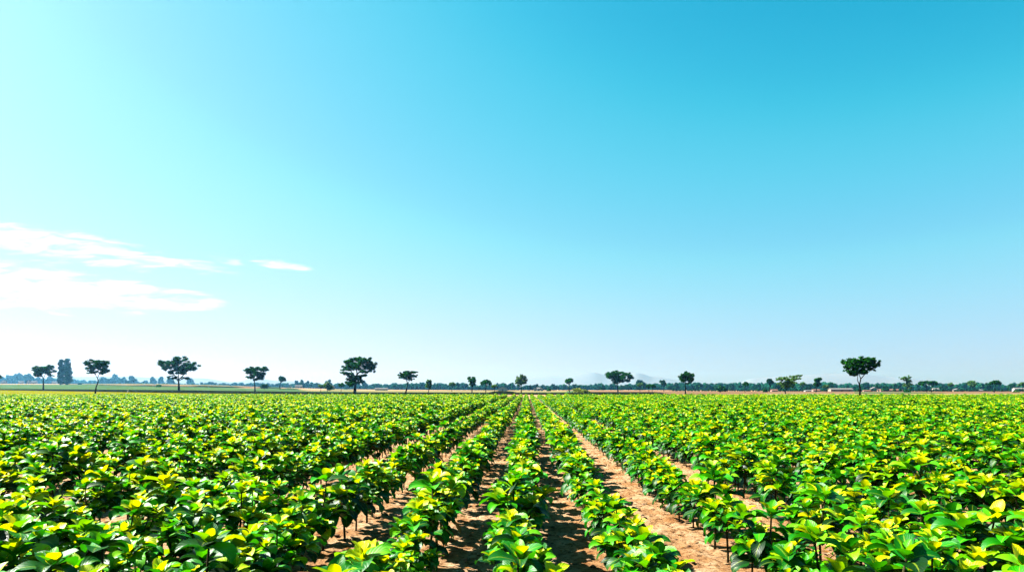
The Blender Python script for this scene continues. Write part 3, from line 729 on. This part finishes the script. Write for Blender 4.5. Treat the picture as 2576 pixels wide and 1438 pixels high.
M_wall = {'w': plain('pale_wall', (.42, .42, .40), .9), 'p': plain('pink_wall', (.36, .24, .19), .9), 'g': plain('grey_wall', (.3, .32, .3), .9)}
M_roof = {'w': plain('white_roof', (.15, .15, .145), .8), 'p': plain('terracotta_roof', (.22, .12, .085), .9), 'g': plain('grey_roof', (.18, .17, .16), .9)}
M_win = plain('window_glass', (.03, .04, .05), .3)
def house(t, x0, x1, ytop, ybase, d, wall, roof, label, gable=False):
    px = tx(t, (x0 + x1) / 2); b = ray(px, d); b.z = terrain(b.x, b.y); k = ZS * d / F
    w = (x1 - x0) * k; H = EYE + d * (HZ - ty(ytop)) / F - b.z; dep = min(9, max(5, w * .5))
    e = empty('house', b); e.rotation_euler.z = PHI + math.atan(-(px - CX) / F) * .4; tag(e, label, 'house', 'houses along the horizon')
    hw = H * (.62 if gable else .72)
    m = MB(); m.box(0, 0, -.2, w, dep, hw + .2)
    r = MB(); o = .35
    if gable:
        m.add([Vector((-w / 2, -dep / 2, hw)), Vector((w / 2, -dep / 2, hw)), Vector((0, -dep / 2, H - .1)), Vector((-w / 2, dep / 2, hw)), Vector((w / 2, dep / 2, hw)), Vector((0, dep / 2, H - .1))], [(0, 1, 2), (5, 4, 3)])
        for s in (-1, 1):
            a = Vector((s * (w / 2 + o), 0, hw - .15)); c = Vector((0, 0, H))
            vs = [Vector((a.x, y_, a.z + z_)) for y_ in (-dep / 2 - o, dep / 2 + o) for z_ in (0, .18)] + [Vector((c.x + s * .01, y_, c.z + z_)) for y_ in (-dep / 2 - o, dep / 2 + o) for z_ in (0, .18)]
            r.add(vs, [(0, 4, 5, 1), (2, 3, 7, 6), (0, 2, 6, 4), (1, 5, 7, 3), (0, 1, 3, 2), (4, 6, 7, 5)])
    else:
        m.add([Vector((s * w / 2, y_, z_)) for s in (-1, 1) for (y_, z_) in ((-dep / 2, hw), (dep / 2, hw), (0, H - .1))], [(0, 2, 1), (3, 4, 5)])
        for s in (-1, 1):
            vs = [Vector((x_, s * (dep / 2 + o), hw - .15 + z_)) for x_ in (-w / 2 - o, w / 2 + o) for z_ in (0, .18)] + [Vector((x_, s * .01, H + z_)) for x_ in (-w / 2 - o, w / 2 + o) for z_ in (0, .18)]
            r.add(vs, [(0, 4, 5, 1), (2, 3, 7, 6), (0, 2, 6, 4), (1, 5, 7, 3), (0, 1, 3, 2), (4, 6, 7, 5)])
    m.build('wall', M_wall[wall], e, False); r.build('roof', M_roof[roof], e, False)
    n = max(1, int(w / 4.5))
    for i in range(n):
        x = (i + .5) / n * w - w / 2
        q = MB(); q.box(x, -dep / 2 - .02, (0 if i == n // 2 else hw * .35), .9, .08, (hw * .7 if i == n // 2 else hw * .35)); q.build('door' if i == n // 2 else 'window', M_win, e, False)
HS = [
 (1, 15, 60, 335, 368, 1060, 'w', 'w', 'pale gabled house at the far left edge', True),
 (1, 190, 232, 345, 370, 1040, 'w', 'w', 'pale low house below the wood left of the small umbrella tree', False),
 (1, 275, 305, 332, 370, 1040, 'w', 'w', 'narrow pale house left of the small umbrella tree trunk', True),
 (1, 318, 362, 343, 370, 1040, 'w', 'w', 'small pale house nearest the small umbrella tree trunk', False),
 (1, 522, 560, 347, 370, 1040, 'w', 'w', 'small pale house touching the left of the poplar pair', False),
 (2, 360, 380, 388, 403, 820, 'w', 'w', 'tiny white hut left of the large hazy dome', True),
 (2, 420, 485, 385, 403, 820, 'w', 'w', 'white low house below the large hazy dome', False),
 (2, 765, 802, 388, 414, 640, 'p', 'p', 'pink gabled house left of the densest dark tree', True),
 (2, 1210, 1330, 413, 432, 600, 'w', 'w', 'long pale shed between the densest tree and the bent-trunk tree', False),
 (2, 2425, 2510, 400, 437, 620, 'g', 'w', 'pale green-grey house above the mound', True),
 (3, 275, 300, 412, 436, 600, 'w', 'w', 'left white house of the cluster right of the spiky-topped tree', True),
 (3, 306, 336, 408, 436, 600, 'w', 'w', 'middle white house of the cluster right of the spiky-topped tree', False),
 (3, 342, 366, 412, 436, 600, 'w', 'w', 'right white house of the cluster right of the spiky-topped tree', True),
 (4, 75, 130, 428, 447, 500, 'p', 'p', 'low pinkish house left of the bright forked tree', False),
 (4, 408, 462, 434, 452, 480, 'w', 'w', 'low white house between two parasol trees', False),
 (4, 485, 545, 427, 452, 490, 'p', 'p', 'pink low house behind the dark wide-topped tree', False),
 (4, 660, 860, 416, 448, 500, 'p', 'w', 'long white-roofed house left of the large forked tree', False),
 (4, 985, 1048, 435, 450, 500, 'p', 'p', 'low pink shed just right of the large forked trunk', False),
 (4, 1062, 1128, 404, 445, 560, 'w', 'w', 'taller white house right of the large forked tree', True),
 (4, 1150, 1345, 425, 447, 520, 'p', 'p', 'very long pink building left of the flag-topped tree', False),
 (4, 1672, 1722, 415, 440, 560, 'w', 'w', 'white house behind the overlapping parasol pair', False),
 (4, 1885, 1935, 420, 442, 560, 'p', 'w', 'pinkish house right of a small green tree', True),
 (4, 2090, 2152, 428, 442, 560, 'w', 'w', 'low white shed beside the vase-shaped green tree', False),
 (4, 2478, 2565, 411, 434, 560, 'w', 'w', 'white flat-looking house near the right edge', False),
]
for h in HS: house(*h)

# ------------------------------------------------------------------ hills
M_hill = plain('hill', (.14, .175, .20), 1, (.15, .185, .21), .002)  # distance haze partly painted in: pale blue base colour fades the hills
def hill(pts, d, depth):
    m = MB(); n = 80; vs = []
    x0, x1 = pts[0][0], pts[-1][0]
    for i in range(n + 1):
        px = x0 + (x1 - x0) * i / n
        for (a, ya), (b, yb_) in zip(pts, pts[1:]):
            if px <= b + 1e-6:
                t = (px - a) / (b - a); t = t * t * (3 - 2 * t); py = ya + (yb_ - ya) * t; break
        H = max(0, d * (HZ - py) / F)
        for j in range(13):
            s = (j - 6) / 6
            p = ray(px, d + s * depth)
            z = H * math.cos(s * math.pi / 2) ** 1.3 * (1 + .05 * noise.noise((p.x * .003, p.y * .003, 5)))
            vs.append(Vector((p.x, p.y, z - 12 + EYE)) if abs(s) > .99 else Vector((p.x, p.y, z + EYE)))
    m.add(vs, [(i * 13 + j, (i + 1) * 13 + j, (i + 1) * 13 + j + 1, i * 13 + j + 1) for i in range(n) for j in range(12)])
    tag(m.build('hills', M_hill), kind='structure')
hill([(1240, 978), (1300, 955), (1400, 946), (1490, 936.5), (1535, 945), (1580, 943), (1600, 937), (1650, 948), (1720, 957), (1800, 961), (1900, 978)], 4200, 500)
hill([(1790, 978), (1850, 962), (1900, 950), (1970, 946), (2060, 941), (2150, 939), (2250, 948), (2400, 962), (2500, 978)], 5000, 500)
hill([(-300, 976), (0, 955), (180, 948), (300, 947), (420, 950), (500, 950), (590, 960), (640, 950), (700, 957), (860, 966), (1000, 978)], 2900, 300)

# ------------------------------------------------------------------ haze
SUN_EL, SUN_FWD = math.radians(45), math.radians(14)
hz = MB(); hz.box(0, 2700, -14, 13000, 5900, 156)
m, nt, out = newmat('haze_air')
pv = nt.nodes.new('ShaderNodeVolumePrincipled')
pv.inputs['Color'].default_value = (.18, .58, 1.0, 1); pv.inputs['Absorption Color'].default_value = (1, 1, 1, 1); pv.inputs['Density'].default_value = 1.2e-4; pv.inputs['Anisotropy'].default_value = .7
nt.links.new(pv.outputs[0], out.inputs['Volume'])
tag(hz.build('haze', m, smooth=False), 'thin blue haze lying over the far fields', 'haze', kind='stuff')

# ------------------------------------------------------------------ clouds
def cloud_mat(seed):
    m, nt, out = newmat('cloud'); L = nt.links.new
    tc = nt.nodes.new('ShaderNodeTexCoord')
    mp = nt.nodes.new('ShaderNodeMapping'); mp.inputs['Scale'].default_value = (2.6, 20, 1); mp.inputs['Location'].default_value = (seed, seed * 2, 0); mp.inputs['Rotation'].default_value = (0, 0, -.12)
    at = N(nt, 'ShaderNodeAttribute', _attribute_name='leafuv')
    L(at.outputs['Vector'], mp.inputs[0])
    n1 = N(nt, 'ShaderNodeTexNoise', Scale=1.0, Detail=9.0, Roughness=.6, Distortion=.6); L(mp.outputs[0], n1.inputs['Vector'])
    th = N(nt, 'ShaderNodeAttribute', _attribute_name='tone')
    ad = N(nt, 'ShaderNodeMath', _operation='MULTIPLY_ADD'); ad.inputs[1].default_value = 1.0
    st = N(nt, 'ShaderNodeMath', _operation='MULTIPLY_ADD'); st.inputs[1].default_value = 2.0; st.inputs[2].default_value = -.58; L(n1.outputs[0], st.inputs[0])
    L(th.outputs['Fac'], ad.inputs[0]); L(st.outputs[0], ad.inputs[2])
    mr = N(nt, 'ShaderNodeMapRange', _interpolation_type='SMOOTHSTEP'); mr.inputs[1].default_value = .58; mr.inputs[2].default_value = 1.95; mr.inputs[4].default_value = .34
    L(ad.outputs[0], mr.inputs[0])
    df = N(nt, 'ShaderNodeBsdfDiffuse', Color=(1, .97, .97, 1)); tl = N(nt, 'ShaderNodeBsdfTranslucent', Color=(1, .97, .97, 1))
    mx = N(nt, 'ShaderNodeMixShader'); mx.inputs[0].default_value = .85; L(df.outputs[0], mx.inputs[1]); L(tl.outputs[0], mx.inputs[2])
    tp = nt.nodes.new('ShaderNodeBsdfTransparent')
    m2 = N(nt, 'ShaderNodeMixShader'); L(mr.outputs[0], m2.inputs[0]); L(tp.outputs[0], m2.inputs[1]); L(mx.outputs[0], m2.inputs[2]); L(m2.outputs[0], out.inputs[0])
    return m
def cloud(spine, alt, label, seed):
    """wispy bank: a broad undulating layer; spine: (px, py, half height px)"""
    m = MB(); vs = []; cs = []; uv = []; nx, ny = 90, 24
    x0, x1 = spine[0][0], spine[-1][0]
    for i in range(nx + 1):
        px = x0 + (x1 - x0) * i / nx
        for a, b in zip(spine, spine[1:]):
            if px <= b[0] + 1e-6:
                t = (px - a[0]) / (b[0] - a[0]); py = a[1] + (b[1] - a[1]) * t; hw = a[2] + (b[2] - a[2]) * t; break
        for j in range(ny + 1):
            v = j / ny * 2 - 1
            yy = py - v * hw; d = alt * F / (HZ - yy)
            p = ray(px, d); p.z = EYE + alt + 60 * noise.noise((p.x * .001, p.y * .001, seed))
            vs.append(p)
            ex = min(1, i / nx * 9, (nx - i) / nx * 5) if x0 > -100 else min(1, (nx - i) / nx * 5)
            cs.append(max(0, (1 - v * v)) ** .8 * .55 * max(0, ex) ** .5)
            uv.append(((px) / 300, (yy) / 300))
    m.add(vs, [(i * (ny + 1) + j, (i + 1) * (ny + 1) + j, (i + 1) * (ny + 1) + j + 1, i * (ny + 1) + j + 1) for i in range(nx) for j in range(ny)])
    m.c = cs; m.uv = uv
    o = m.build('cloud', cloud_mat(seed)); o.visible_shadow = True
    tag(o, label, 'cloud', 'thin clouds in the left of the sky')
cloud([(-300, 570, 30), (0, 598, 40), (150, 615, 48), (300, 640, 46), (420, 660, 32), (520, 672, 22), (610, 688, 10)], 1500, 'upper long white wispy cloud streak at the left', 1.3)
cloud([(-300, 700, 66), (0, 714, 80), (150, 728, 72), (300, 742, 56), (420, 755, 38), (520, 760, 28), (640, 764, 12)], 1500, 'lower and largest white cloud bank at the left', 4.1)
cloud([(515, 643, 6), (560, 648, 14), (615, 654, 6)], 1500, 'tiny cloud wisp above the tip of the upper streak', 7.7)
cloud([(622, 655, 6), (680, 664, 17), (740, 671, 12), (800, 678, 6)], 1500, 'small detached cloud wisp furthest to the right', 9.2)

# ------------------------------------------------------------------ world, sun, camera
w = bpy.data.worlds.new('World'); sc.world = w; w.use_nodes = True
nt = w.node_tree; nt.nodes.clear(); L = nt.links.new
sun_dir = Vector((-math.cos(SUN_EL) * math.cos(SUN_FWD), math.cos(SUN_EL) * math.sin(SUN_FWD), math.sin(SUN_EL)))
sky = nt.nodes.new('ShaderNodeTexSky'); sky.sky_type = 'NISHITA'; sky.sun_disc = False
sky.sun_elevation = SUN_EL; sky.sun_rotation = math.atan2(sun_dir.x, sun_dir.y)
sky.air_density = 1.0; sky.dust_density = .5; sky.ozone_density = 1.0
bg = nt.nodes.new('ShaderNodeBackground'); bg.inputs[1].default_value = .10
wo = nt.nodes.new('ShaderNodeOutputWorld')
def vmul(v, k):
    n = nt.nodes.new('ShaderNodeVectorMath'); n.operation = 'SCALE'; n.inputs['Scale'].default_value = k; L(v, n.inputs[0]); return n.outputs[0]
EXPO = 2.8
cur = nt.nodes.new('ShaderNodeRGBCurve')
CV = [[(0, 0), (.15, .008), (.198, .035), (.242, .10), (.347, .26), (.434, .40), (.6, .60), (1, .9)],
      [(0, 0), (.27, .40), (.31, .48), (.366, .60), (.515, .74), (.58, .84), (1, 1)],
      [(0, 0), (.45, .62), (.52, .72), (.61, .83), (.76, .92), (1, 1)]]
for c, P_ in zip(cur.mapping.curves, CV):
    c.points[0].location = P_[0]; c.points[1].location = P_[-1]
    for q in P_[1:-1]: c.points.new(*q)
cur.mapping.update()
L(vmul(sky.outputs[0], .149), cur.inputs['Color'])
geo = nt.nodes.new('ShaderNodeTexCoord'); sx = nt.nodes.new('ShaderNodeSeparateXYZ'); L(geo.outputs['Generated'], sx.inputs[0])
def mrange(v, a, b, c=0, d=1):
    n = nt.nodes.new('ShaderNodeMapRange'); n.interpolation_type = 'SMOOTHSTEP'
    for i, q in enumerate((a, b, c, d)): n.inputs[i + 1].default_value = q
    L(v, n.inputs[0]); return n.outputs[0]
def mixc(fac, base, colr):
    n = nt.nodes.new('ShaderNodeMix'); n.data_type = 'RGBA'; n.blend_type = 'MULTIPLY'; n.clamp_factor = True
    L(fac, n.inputs[0]); L(base, n.inputs[6]); n.inputs[7].default_value = (*colr, 1); return n.outputs[2]
mm = nt.nodes.new('ShaderNodeMath'); mm.operation = 'MULTIPLY'
L(mrange(sx.outputs['X'], -.35, .65), mm.inputs[0]); L(mrange(sx.outputs['Z'], .45, .05), mm.inputs[1])
c_ = mixc(mm.outputs[0], cur.outputs[0], (.72, .89, 1.0))
c_ = mixc(mrange(sx.outputs['Z'], .30, .0), c_, (.95, .86, 1.0))
m3 = nt.nodes.new('ShaderNodeMath'); m3.operation = 'MULTIPLY'
L(mrange(sx.outputs['X'], .05, -.62), m3.inputs[0]); L(mrange(sx.outputs['Z'], .15, .5), m3.inputs[1])
c_ = mixc(m3.outputs[0], c_, (1.32, 1.05, 1.0))
L(vmul(c_, 10 / 2 ** EXPO), bg.inputs[0]); L(bg.outputs[0], wo.inputs[0])
sl = bpy.data.lights.new('sun', 'SUN'); sl.energy = 5; sl.angle = math.radians(.5); sl.color = (1, .96, .90)
so = bpy.data.objects.new('sun', sl); so.rotation_euler = sun_dir.to_track_quat('Z', 'Y').to_euler(); col.objects.link(so)
cd = bpy.data.cameras.new('camera'); cam = bpy.data.objects.new('camera', cd); col.objects.link(cam)
cam.location = (0, 0, EYE); cam.rotation_euler = (math.radians(90), 0, PHI)
cd.lens = 36 * F / 2576; cd.sensor_width = 36; cd.shift_y = (HZ - 719) / 2576; cd.clip_start = .05; cd.clip_end = 40000
sc.camera = cam
vs_ = sc.view_settings; vs_.view_transform = 'Standard'; vs_.look = 'None'; vs_.exposure = EXPO; vs_.gamma = 1
cy = sc.cycles
cy.use_denoising = True; cy.max_bounces = 6; cy.diffuse_bounces = 1; cy.glossy_bounces = 2; cy.transmission_bounces = 3; cy.volume_bounces = 0; cy.transparent_max_bounces = 8
